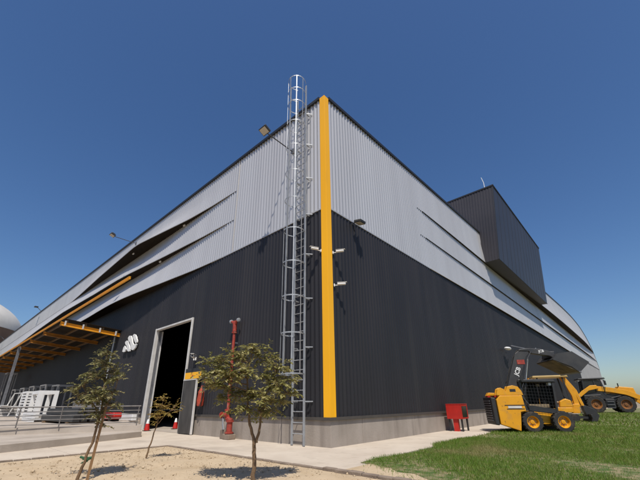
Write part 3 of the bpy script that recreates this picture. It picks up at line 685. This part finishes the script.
# ------------------------------------------------------------------ machines
def wheel(parent, x, y, r, wd, m_rim, lugs=18):
    t = MB().lathe([(r * .58, -wd / 2), (r * .9, -wd / 2), (r * .97, -wd * .36), (r * .97, wd * .36), (r * .9, wd / 2), (r * .58, wd / 2)], (x, y, r), 'y', 32, caps=False)
    for k in range(lugs):
        a = 2 * math.pi * k / lugs
        for s in (-1, 1):
            b = a + s * math.pi / lugs * .5
            p = Vector((x + math.cos(a) * r * .975, y, r + math.sin(a) * r * .975)); q = Vector((x + math.cos(b) * r * .965, y + s * wd * .46, r + math.sin(b) * r * .965))
            t.bar(p, q, r * .09, r * .07, (math.cos(a), 0, math.sin(a)))
    wv = t.build('wheel', BLACK, parent)
    rm = MB()
    for s in (-1, 1):
        rm.lathe([(r * .6, s * wd * .36), (r * .585, s * wd * .47), (r * .54, s * wd * .47), (r * .50, s * wd * .36), (r * .44, s * wd * .10), (r * .20, s * wd * .12), (r * .18, s * wd * .26), (r * .02, s * wd * .28)], (x, y, r), 'y', 28, caps=False)
    rm.build('rim', m_rim, wv, smooth=True)
    bl = MB()
    for k in range(8):
        a = 2 * math.pi * k / 8
        for s in (-1, 1): bl.box(x + math.cos(a) * r * .31 - .014, x + math.cos(a) * r * .31 + .014, y + s * wd * .13 - .014, y + s * wd * .13 + .014, r + math.sin(a) * r * .3 - .014, r + math.sin(a) * r * .3 + .014)
    bl.build('bolts', STEEL, wv)
    return wv

# skid steer loader (local x forward, y to its left, right side at y = 0)
sk = tag(empty('skid_steer', (3.22, 8.2, 0), math.atan2(.56, .83)), 'yellow skid steer loader with its boom and bucket raised high', 'skid steer')
for x in (.06, 1.17):
    for yv in (.13, 1.47): wheel(sk, x, yv, .385, .28, MYEL)
body = MB().side([(-.42, .28), (-.42, .74), (1.38, .55), (1.5, .3)], .30, 1.30).build('chassis', MYEL, sk, bevel=.02)
MB().side([(-1.12, .30), (-.42, .06), (-.36, .36), (-.30, .74), (-.10, .78), (-.14, 1.36), (-.98, 1.36), (-1.13, 1.2)], .02, .27).build('side_panel', MYEL, sk, bevel=.02)
MB().side([(-1.12, .30), (-.42, .2), (-.36, .36), (-.30, .74), (-.10, .78), (-.14, 1.36), (-.98, 1.36), (-1.13, 1.2)], 1.33, 1.58).build('side_panel', MYEL, sk, bevel=.02)
MB().side([(-1.1, .32), (-.2, .32), (-.16, 1.34), (-1.1, 1.28)], .28, 1.32).build('engine_cover', BLACKP, sk, bevel=.02)
tw = [(-1.10, 1.365), (-1.02, 1.60), (-.90, 1.66), (-.78, 1.60), (-.72, 1.50), (-.62, 1.70), (-.42, 1.74), (-.22, 1.68), (-.12, 1.52), (-.08, 1.365)]
MB().side(tw, .03, .12).side(tw, .24, .32).build('boom_tower', MYEL, sk, bevel=.012)
MB().side([(-1.10, 1.365), (-1.0, 1.50), (-.4, 1.46), (-.12, 1.365)], 1.28, 1.56).build('tank_cover', MYEL, sk, bevel=.02)
rd = MB().side([(-1.30, .28), (-1.14, .26), (-1.14, 1.27), (-1.33, 1.31)], .06, 1.12).build('rear_door', BLACKP, sk, bevel=.04)
gm = MB()
for k in range(9): gm.box(-1.345 - .002 * k, -1.29 - .002 * k, .2, .98, .42 + .09 * k, .46 + .09 * k)
gm.build('grille', STEEL, rd)
MB().box(-1.12, -1.0, .2, .5, 1.30, 1.36).box(-1.12, -1.0, 1.1, 1.4, 1.30, 1.36).build('tail_lights', RED, sk)
MB().side([(-.30, .82), (1.30, .62), (1.34, .42), (-.30, .46)], .285, .32).side([(-.30, .82), (1.30, .62), (1.34, .42), (-.30, .46)], 1.28, 1.315).build('side_skirt', MYEL, sk, bevel=.01)
# decals
MB().box(-.86, -.12, .012, .019, .98, 1.01).box(-.80, -.14, .012, .0185, .845, .87).build('stripe', BLACKP, sk)
MB().box(-.74, -.24, .0125, .019, .885, .965).build('decal_plate', PALE, sk)
MB().box(-.56, -.34, .022, .029, 1.50, 1.60).build('pivot_plate', BLACKP, sk)
# cab
Y0c, Y1c = .10, 1.34
for p, q in (((-.06, .78), (-.13, 1.90)), ((1.05, .72), (1.13, 1.86))):
    for yv in (Y0c, Y1c): MB().bar((p[0], yv, p[1]), (q[0], yv, q[1]), .07, .07, (1, 0, 0)).build('cab_post', BLACKP, sk)
MB().side([(-.06, .80), (1.05, .68), (1.09, .84), (-.06, 1.0)], Y0c - .02, Y0c + .02).side([(-.06, .80), (1.05, .68), (1.09, .84), (-.06, 1.0)], Y1c - .02, Y1c + .02).build('cab_sill', BLACKP, sk)
MB().side([(-.20, 1.85), (-.16, 1.97), (1.20, 1.93), (1.24, 1.82)], Y0c - .06, Y1c + .06).build('cab_roof', BLACKP, sk, bevel=.03)
MB().box(-.05, -.02, Y0c + .05, Y1c - .05, .9, 1.86).build('rear_window', GLASS, sk)
MB().side([(-.01, .98), (1.0, .85), (1.06, 1.84), (-.04, 1.86)], Y1c - .008, Y1c + .008).build('side_window', GLASS, sk)
MB().side([(1.05, .86), (1.12, 1.84), (1.145, 1.84), (1.075, .86)], Y0c + .06, Y1c - .06).build('front_window', GLASS, sk)
ms = MB()
for k in range(1, 10): ms.bar((-.04 + k * .11, Y0c, .98 - .013 * k), (-.06 + k * .114, Y0c, 1.86), .007, .007)
for k in range(1, 8): ms.bar((-.03, Y0c + .006, .93 + k * .115), (1.05, Y0c + .006, .84 + k * .122), .007, .007)
ms.build('side_mesh', BLACKP, sk)
st = MB().side([(.1, .85), (.62, .88), (.62, .99), (.22, .97), (.14, 1.52), (.02, 1.52)], .55, 1.02).build('seat', SEATM, sk, bevel=.04)
MB().tube([(.85, .45, .8), (.82, .45, 1.2)], .025, 8).tube([(.85, 1.1, .8), (.82, 1.1, 1.2)], .025, 8).build('control_lever', BLACKP, sk)
MB().box(.2, .95, .40, .46, .90, 1.02).build('armrest', SEATM, sk)
MB().box(-.52, -.30, .27, .285, .50, .62).build('step', BLACKP, sk)
MB().tube([(-.06, .06, 1.98), (-.06, -.06, 2.0)], .015, 6).box(-.12, 0, -.1, -.06, 1.92, 2.1).build('mirror', BLACKP, sk)
MB().lathe([(.05, 0), (.05, .07), (.02, .1)], (.5, .7, 1.95), 'z', 12).build('beacon', ORANGE, sk)
MB().box(.98, 1.08, .12, .3, 1.72, 1.82).box(.98, 1.08, 1.14, 1.32, 1.72, 1.82).build('work_light', WHITE, sk)
for k in range(2): MB().tube([(-.62 + .03 * k, .18 + .03 * k, 1.6), (-.5 + .03 * k, .16 + .03 * k, 2.05), (-.12, .16 + .03 * k, 2.85), (.1, .16 + .03 * k, 3.13), (.7, .2, 3.22)], .014, 6).build('hydraulic_hose', BLACK, sk)
# single boom on the right side
bo = MB().side([(-.62, 1.56), (-.24, 1.44), (.08, 2.2), (.38, 2.84), (.54, 2.98), (.50, 3.08), (.12, 3.10), (-.02, 3.0), (-.40, 2.1)], .13, .23).build('boom', BOOMM, sk, bevel=.02)
MB().side([(.12, 3.10), (.52, 3.08), (.62, 2.98), (1.3, 2.86), (1.5, 2.7), (1.58, 2.82), (1.42, 3.02), (1.0, 3.16), (.5, 3.2), (.2, 3.18)], .11, .33).build('boom_head', BOOMM, bo, bevel=.02)
MB().box(-.02, .28, .118, .128, 2.56, 2.74).build('red_decal', REDOLD, bo)
lt = lettering('JCB', .23, WHITE, bo, (-.07, .122, 2.28), (R(90), 0, 0))
lt.rotation_euler = (R(90), R(-62), 0)
MB().tube([(.02, .18, 1.35), (.2, .18, 1.95)], .05, 12).build('ram_barrel', BLACKP, sk)
MB().tube([(.2, .18, 1.95), (.46, .18, 2.82)], .026, 10).build('ram_rod', CHROME, sk)
MB().tube([(-.12, .05, 1.3), (.02, .0, 1.05), (.05, .05, .85)], .02, 6).tube([(-.1, .1, 1.5), (.12, .08, 2.0), (.36, .09, 2.7), (.6, .12, 3.05)], .016, 6).build('hydraulic_hose', PIPEG, sk)
MB().bar((-.1, .18, 3.34), (.75, .3, 3.14), .03, .03).bar((.75, .1, 3.1), (1.0, .5, 3.24), .03, .03).build('hitch_rod', STEEL, sk)
MB().side([(1.30, 2.80), (1.5, 2.9), (1.56, 3.06), (1.36, 3.06)], .2, .9).build('carriage', BOOMM, sk, bevel=.02)
# bucket
W0, W1 = -.08, 1.45
shell = [(1.28, 2.70), (1.50, 2.93), (2.06, 3.00), (2.60, 2.56), (2.16, 2.18)]
b1 = MB().side([(1.28, 2.70), (1.50, 2.93), (2.06, 3.00), (2.60, 2.56), (2.16, 2.18), (2.13, 2.22), (2.54, 2.55), (2.04, 2.95), (1.52, 2.88), (1.32, 2.69)], W0 + .031, W1 - .031).build('bucket', BOOMM, sk)
for yv in (W0, W1 - .03): MB().side([(1.28, 2.70), (1.50, 2.93), (2.06, 3.00), (2.60, 2.56), (2.16, 2.18), (1.92, 2.40)], yv, yv + .03).build('side_plate', BOOMM, b1)
MB().side([(1.30, 2.67), (1.34, 2.72), (2.20, 2.24), (2.16, 2.185)], W0 + .032, W1 - .032).build('floor_plate', BUCKETM, b1)
MB().side([(2.12, 2.21), (2.18, 2.15), (2.22, 2.18), (2.17, 2.24)], W0 - .02, W1 + .02).build('cutting_edge', STEEL, b1)
lettering('JCB', .14, WHITE, sk, (1.0, .105, 3.06), (R(90), R(-6), 0))

# mini excavator with canopy
mx = tag(empty('mini_excavator', (2.55, 17.4, 0), math.atan2(.34, .94)), 'yellow mini excavator with tan canopy parked behind the skid steer', 'excavator')
for yv in (-.62, .62):
    tkp = [(-.9, .08), (-1.02, .26), (-.9, .44), (.9, .44), (1.02, .26), (.9, .08), (.75, .0), (-.75, .0)]
    MB().side(tkp, yv - .15, yv + .15).build('track', BLACK, mx, bevel=.03)
MB().plan([(-1.0, -.55), (-1.05, .55), (-.6, .68), (.75, .68), (.85, .3), (.85, -.3), (.75, -.68), (-.6, -.68)], .5, .78).build('slew_deck', MYEL, mx, bevel=.03)
MB().plan([(-1.05, -.5), (-1.1, .0), (-1.05, .5), (-.6, .66), (-.25, .66), (-.25, -.66), (-.6, -.66)], .785, 1.3).build('engine_cover', MYEL, mx, bevel=.05)
MB().side([(.15, .785), (.8, .785), (.75, 1.15), (.5, 1.25), (.2, 1.1)], -.66, -.36).build('side_cover', MYEL, mx, bevel=.04)
MB().side([(-.22, 1.0), (.25, 1.0), (.25, 1.1), (-.08, 1.12), (-.16, 1.7), (-.26, 1.7)], -.25, .25).build('seat', SEATM, mx, bevel=.04)
for yv in (-.58, .58):
    MB().bar((-.72, yv, 1.3), (-.66, yv, 2.42), .07, .07, (1, 0, 0)).build('canopy_post', BLACKP, mx); MB().bar((.78, yv, .8), (.62, yv, 2.42), .07, .07, (1, 0, 0)).build('canopy_post', BLACKP, mx)
MB().side([(-.92, 2.42), (-.88, 2.54), (.86, 2.54), (.92, 2.42)], -.68, .68).build('canopy_roof', mat('tan_roof', (0.50, 0.34, 0.13), (0.42, 0.28, 0.1), 3, 0.5), mx, bevel=.03)
MB().side([(.8, .45), (1.18, .45), (1.22, .95), (.86, .95)], -.16, .16).build('swing_post', MYEL, mx, bevel=.02)
MB().side([(1.0, .72), (1.28, .8), (1.18, 1.5), (.98, 2.1), (.72, 2.5), (.58, 2.42), (.8, 2.0), (.98, 1.4)], -.11, .11).build('boom', MYEL, mx, bevel=.02)
MB().side([(.60, 2.56), (.66, 2.34), (1.12, 1.7), (1.34, .82), (1.48, .84), (1.3, 1.7), (.84, 2.54)], -.08, .08).build('dipper', MYEL, mx, bevel=.02)
MB().tube([(1.24, 0, .78), (1.38, 0, 1.35)], .05, 10).build('ram_barrel', BLACKP, mx)
MB().tube([(1.38, 0, 1.35), (1.2, 0, 1.8)], .028, 8).build('ram_rod', CHROME, mx)
MB().side([(1.34, .86), (1.50, .86), (1.86, .66), (2.02, .34), (1.86, .04), (1.5, .02), (1.44, .3), (1.36, .6)], -.26, .26).build('digging_bucket', BLACKP, mx, bevel=.015)
MB().side([(1.42, .02), (1.52, .02), (1.60, .2), (1.55, .4), (1.46, .42), (1.50, .22)], -.85, .85).build('dozer_blade', BLACKP, mx, bevel=.01)
for yv in (-.4, .4): MB().bar((.6, yv, .3), (1.5, yv, .22), .1, .12).build('blade_arm', BLACKP, mx)

ORIM = mat('orange_rim', (0.30, 0.11, 0.015), (0.05, 0.03, 0.02), 2.5, 0.7)
# backhoe loader, cab over the rear axle
bh = tag(empty('backhoe_loader', (2.8, 35.8, 0), math.atan2(.34, .94)), 'yellow backhoe loader with black cab and folded rear arm parked farthest away', 'backhoe')
for x, r, wd in ((.18, .78, .46), (2.5, .74, .42)):
    for yv in (.23, 1.97): wheel(bh, x, yv, r, wd, ORIM, 20)
MB().box(-.9, 3.4, .55, 1.65, .5, 1.35).build('chassis', BLACKP, bh, bevel=.03)
MB().box(.98, 1.72, .12, .5, .45, 1.25).build('fuel_tank', BLACKP, bh, bevel=.05)
for k in range(3): MB().box(1.0 + .04 * k, 1.6, .02, .11, .42 + .28 * k, .46 + .28 * k).build('step', STEEL, bh)
MB().tube([(1.2, .3, 1.8), (1.15, .15, 2.3), (1.1, .3, 2.9)], .018, 6).build('grab_rail', BLACKP, bh)
MB().box(1.3, 1.42, .05, .3, 2.5, 2.9).build('mirror', BLACKP, bh)
for yv in (.5, 1.5): MB().box(1.4, 1.52, yv, yv + .2, 2.9, 3.02).box(-.72, -.6, yv, yv + .2, 2.9, 3.02).build('work_light', WHITE, bh)
MB().side([(1.2, .7), (1.2, 1.75), (3.2, 1.45), (3.3, .8)], .52, .60).build('engine_guard', BLACKP, bh)
MB().side([(-.5, 1.3), (-.45, 1.8), (1.2, 1.85), (1.2, 1.2)], .40, .46).build('cab_side', BLACKP, bh)
MB().side([(-.62, 1.15), (-.6, 1.62), (.8, 1.66), (1.0, 1.2)], .25, 1.95).build('rear_fender', BLACKP, bh, bevel=.05)
MB().side([(1.25, 1.1), (1.25, 2.0), (2.3, 2.05), (2.5, 2.36), (3.6, 2.22), (3.75, 1.3), (3.5, .95)], .62, 1.58).build('bonnet', MYEL, bh, bevel=.06)
gr = MB()
for k in range(6): gr.box(1.6, 2.6, .60, .619, 1.25 + k * .09, 1.30 + k * .09)
gr.build('side_grille', BLACKP, bh)
for x0, x1 in ((-.45, -.35), (.55, .55), (1.25, 1.05)):
    for yv in (.45, 1.75): MB().bar((x0, yv, 1.6), (x1, yv, 3.05), .09, .09, (1, 0, 0)).build('cab_post', BLACKP, bh)
MB().side([(-.36, 1.7), (-.30, 2.98), (1.0, 2.98), (1.17, 1.8)], .47, 1.73).build('cab_glass', GLASS, bh)
MB().side([(-.75, 3.05), (-.7, 3.18), (1.45, 3.22), (1.55, 3.1), (1.2, 3.02)], .35, 1.85).build('cab_roof', BLACKP, bh, bevel=.04)
MB().tube([(2.5, .75, 1.9), (2.5, .75, 2.65)], .05, 10).build('exhaust', BLACKP, bh)
for yv in (.36, 1.72):
    MB().side([(.55, 2.28), (.7, 2.42), (1.7, 2.28), (3.0, 1.98), (3.9, 1.5), (4.5, .7), (4.26, .62), (3.6, 1.18), (2.8, 1.58), (1.6, 1.86), (.6, 1.98)], yv, yv + .14).build('loader_arm', MYEL, bh, bevel=.02)
MB().tube([(1.6, .5, 1.3), (2.9, .5, 1.65)], .06, 8).build('ram_barrel', BLACKP, bh)
lb = MB().side([(4.35, .3), (4.4, .95), (4.75, 1.15), (4.7, 1.1), (4.46, .9), (4.42, .32), (5.2, .12), (5.2, .06), (4.42, .18)], -.05, 2.25)
lb.side([(4.4, .25), (4.42, .92), (4.75, 1.1), (5.2, .12)], -.08, -.05).side([(4.4, .25), (4.42, .92), (4.75, 1.1), (5.2, .12)], 2.25, 2.28).build('loader_bucket', BUCKETM, bh)
MB().box(-1.15, -.9, .2, 2.0, .5, 1.25).build('rear_carriage', BLACKP, bh, bevel=.03)
for yv in (.1, 1.98): MB().box(-1.12, -.94, yv, yv + .14, .1, 1.5).box(-1.25, -.85, yv - .1, yv + .24, .01, .1).build('stabiliser', BLACKP, bh)
MB().side([(.75, 2.2), (.62, 2.52), (.1, 2.5), (-.7, 1.98), (-1.55, 1.2), (-1.62, .92), (-1.4, .84), (-.9, 1.42), (-.1, 2.02)], .2, .34).build('boom', MYEL, bh, bevel=.03)
MB().side([(-1.62, 1.22), (-1.42, .86), (-1.28, .6), (-1.30, .12), (-1.5, .1), (-1.6, .6), (-1.75, 1.0)], .18, .36).build('dipper', MYEL, bh, bevel=.03)
MB().side([(-1.6, .45), (-1.3, .5), (-1.0, .3), (-1.1, .02), (-1.3, .1), (-1.55, .08)], .0, .6).build('digging_bucket', BUCKETM, bh, bevel=.02)

# ------------------------------------------------------------------ trees
def twig_leaves(V, F, start, d, length, n, ll, lw):
    """one pinnate frond: paired leaflets along a drooping stem"""
    p = np.array(start, float); d = np.array(d, float); step = length / n; pts = [p.copy()]
    for i in range(n):
        d = d + np.array([0, 0, -0.09]) + rng.normal(0, .05, 3); d /= np.linalg.norm(d)
        p = p + d * step; pts.append(p.copy())
        side = np.cross(d, [0, 0, 1.0]) + rng.normal(0, .15, 3); side /= np.linalg.norm(side) + 1e-9
        for s in (-1, 1):
            if rng.uniform() < .12: continue
            a = side * s + d * .7 + np.array([0, 0, rng.normal(-.1, .3)]); a /= np.linalg.norm(a)
            b = np.cross(a, np.array([rng.normal(0, .4), rng.normal(0, .4), 1.0])); b /= np.linalg.norm(b) + 1e-9
            L = ll * rng.uniform(.45, 1.35); Wd = lw * rng.uniform(.7, 1.2); k = len(V)
            V += [p, p + a * L * .5 + b * Wd, p + a * L + np.array([0, 0, -.1 * L]), p + a * L * .5 - b * Wd]; F.append((k, k + 1, k + 2, k + 3))
    return pts
def tree(name, label, base, trunks, clumps, leaf_m, ll, lw, frond, nl, group):
    t = tag(empty(name, base), label, 'tree', group); b = Vector(base); tk = MB(); V = []; F = []
    tops = []
    for pts, r0, r1 in trunks:
        pts = [Vector(p) - b for p in pts]; sm = []
        for i in range(len(pts) - 1):
            for k in range(4): sm.append(pts[i].lerp(pts[i + 1], k / 4) + Vector(rng.normal(0, .008, 3)))
        sm.append(pts[-1]); tk.tube(sm, r0, 8, r1); tops += sm[len(sm) // 3:]
    for c, rad, n in clumps:
        c = Vector(c) - b; near = min(tops, key=lambda q: (q - c).length + max(0, q.z - c.z))
        mid = near.lerp(c, .5) + Vector((0, 0, .04)); tk.tube([near, mid, c], .014, 5, .005)
        for i in range(int(n * 1.95)):
            dv = rng.normal(0, 1, 3); dv[2] = abs(dv[2]) * .8 - .15; dv /= np.linalg.norm(dv)
            off = rng.normal(0, 1, 3); off = off / np.linalg.norm(off) * rad * rng.uniform(0, .75)
            s0 = np.array(c) + off * np.array([1, 1, .7])
            pts = twig_leaves(V, F, s0, dv, frond * rng.uniform(.6, 1.2), nl, ll, lw)
            if i % 2 == 0: tk.tube([Vector(c)] + [Vector(q) for q in pts[:max(2, nl // 2)]], .004, 3, .002)
    tk.build('trunk', BARK, t, smooth=True)
    fast('crown', V, F, leaf_m, t)
    return t
Rt = Vector((.741, .671, 0)); Fd = Vector((-.67, .74, 0))     # directions used to spread a crown: across and away
def around(base, spec, squeeze=1.0):
    b = Vector(base); out = []
    for a, z, dpt, rad, n in spec:
        a = a * squeeze; out.append(((b + Rt * a + Fd * dpt + Vector((0, 0, z))), rad, n))
    return out
gt = 'young trees planted in the sandy bed'
b = (1.72, -3.96, -.02)
def off(base, a, z, d=0): return Vector(base) + Rt * a + Fd * d + Vector((0, 0, z))
tree('young_tree', 'fullest young tree with forked trunk in front of the red standpipe', b,
     [([off(b, 0, 0), off(b, 0, .35), off(b, -.02, .58)], .036, .03), ([off(b, -.02, .56), off(b, -.12, .85), off(b, -.16, 1.15), off(b, -.2, 1.6), off(b, -.14, 2.1)], .028, .010),
      ([off(b, 0, .56), off(b, .06, .72), off(b, .07, .9), off(b, .1, 1.3, .1), off(b, .3, 1.7, .1)], .026, .009)],
     around(b, [(-.90, 1.88, .1, .15, 6), (-.92, 1.66, 0, .16, 7), (-.80, 1.52, -.1, .16, 7), (-.72, 1.28, .1, .14, 6), (-.15, 2.12, 0, .2, 11), (-.42, 1.95, .1, .22, 13), (-.66, 1.90, -.05, .18, 8), (.12, 1.95, .1, .2, 11), (.34, 1.80, -.1, .18, 9), (.48, 1.58, .1, .17, 8),
                (-.75, 1.72, .1, .18, 8), (-.5, 1.62, -.2, .22, 13), (-.2, 1.7, -.2, .24, 15), (.1, 1.62, .2, .22, 12), (.35, 1.45, -.1, .22, 13), (.52, 1.35, 0, .16, 8), (-.66, 1.45, 0, .2, 10),
                (-.4, 1.35, .2, .22, 12), (-.12, 1.32, 0, .22, 13), (.16, 1.25, -.2, .22, 12), (.4, 1.2, .1, .16, 7), (-.3, 1.12, -.1, .16, 8), (0, 1.05, .1, .18, 9), (.22, 1.05, 0, .14, 6)]),
     LEAF_OLIVE, .074, .019, .27, 8, gt)
b = (-.78, -5.77, -.02)
tree('young_tree', 'slender leaning young tree tied to a stake in front of the dock', b,
     [([off(b, 0, 0), off(b, .08, .35), off(b, .15, .75), off(b, .16, 1.1), off(b, .12, 1.6), off(b, .05, 2.15)], .028, .008),
      ([off(b, .16, 1.0), off(b, .3, 1.3), off(b, .36, 1.6)], .016, .006), ([off(b, .15, .95), off(b, 0, 1.2), off(b, -.25, 1.5)], .016, .006)],
     around(b, [(.06, 2.12, 0, .1, 6), (.1, 1.9, 0, .14, 8), (-.12, 1.95, .1, .12, 6), (-.22, 1.74, 0, .14, 8), (-.4, 1.50, 0, .14, 7), (-.5, 1.36, .1, .1, 4), (.05, 1.65, -.1, .16, 9), (.26, 1.78, .1, .14, 7),
                (.42, 1.62, 0, .12, 6), (.32, 1.42, -.1, .16, 9), (-.1, 1.38, .1, .18, 10), (.12, 1.3, -.1, .18, 10), (-.28, 1.22, 0, .14, 6), (.36, 1.18, .1, .14, 7), (.14, 1.05, 0, .14, 8), (.2, .86, 0, .1, 4)], .78),
     LEAF_GREY, .070, .016, .24, 8, gt)
sk2 = tag(empty('tree_stake', (-.66, -5.66, -.02)), 'thin wooden stake beside the leaning young tree', 'stake')
MB().bar((0, 0, -.1), (.06, .05, 1.15), .035, .035).build('stake', STAKEM, sk2)
MB().tube([off((-.78 + .66, -5.77 + 5.66, 0), .02, .31), off((0, 0, 0), .03, .33), off((0, 0, 0), -.04, .3), off((-.12, -.11, 0), -.03, .34)], .02, 6).tube([off((0, 0, 0), -.06, .28), off((0, 0, 0), -.16, .24)], .02, 6, .008).tube([off((0, 0, 0), 0, .8), off((-.1, -.1, 0), .1, .82)], .018, 6).build('tie', GREENTIE, sk2)
b = (-2.41, -3.96, -.02)
tree('young_tree', 'smallest yellowing sapling leaning in front of the tall doorway', b,
     [([off(b, 0, 0), off(b, .06, .3), off(b, .12, .62), off(b, .2, .95), off(b, .22, 1.3)], .022, .006), ([off(b, .14, .7), off(b, .34, .95), off(b, .5, 1.1)], .011, .004)],
     around(b, [(.2, 1.32, 0, .08, 4), (.1, 1.15, 0, .12, 6), (.32, 1.12, 0, .12, 6), (.5, 1.12, .1, .09, 4), (.2, .98, 0, .14, 7), (.0, .95, .1, .1, 4), (.4, .95, -.1, .12, 6), (.16, .82, 0, .1, 4), (.6, 1.0, 0, .06, 2)]),
     LEAF_DRY, .056, .015, .2, 7, gt)
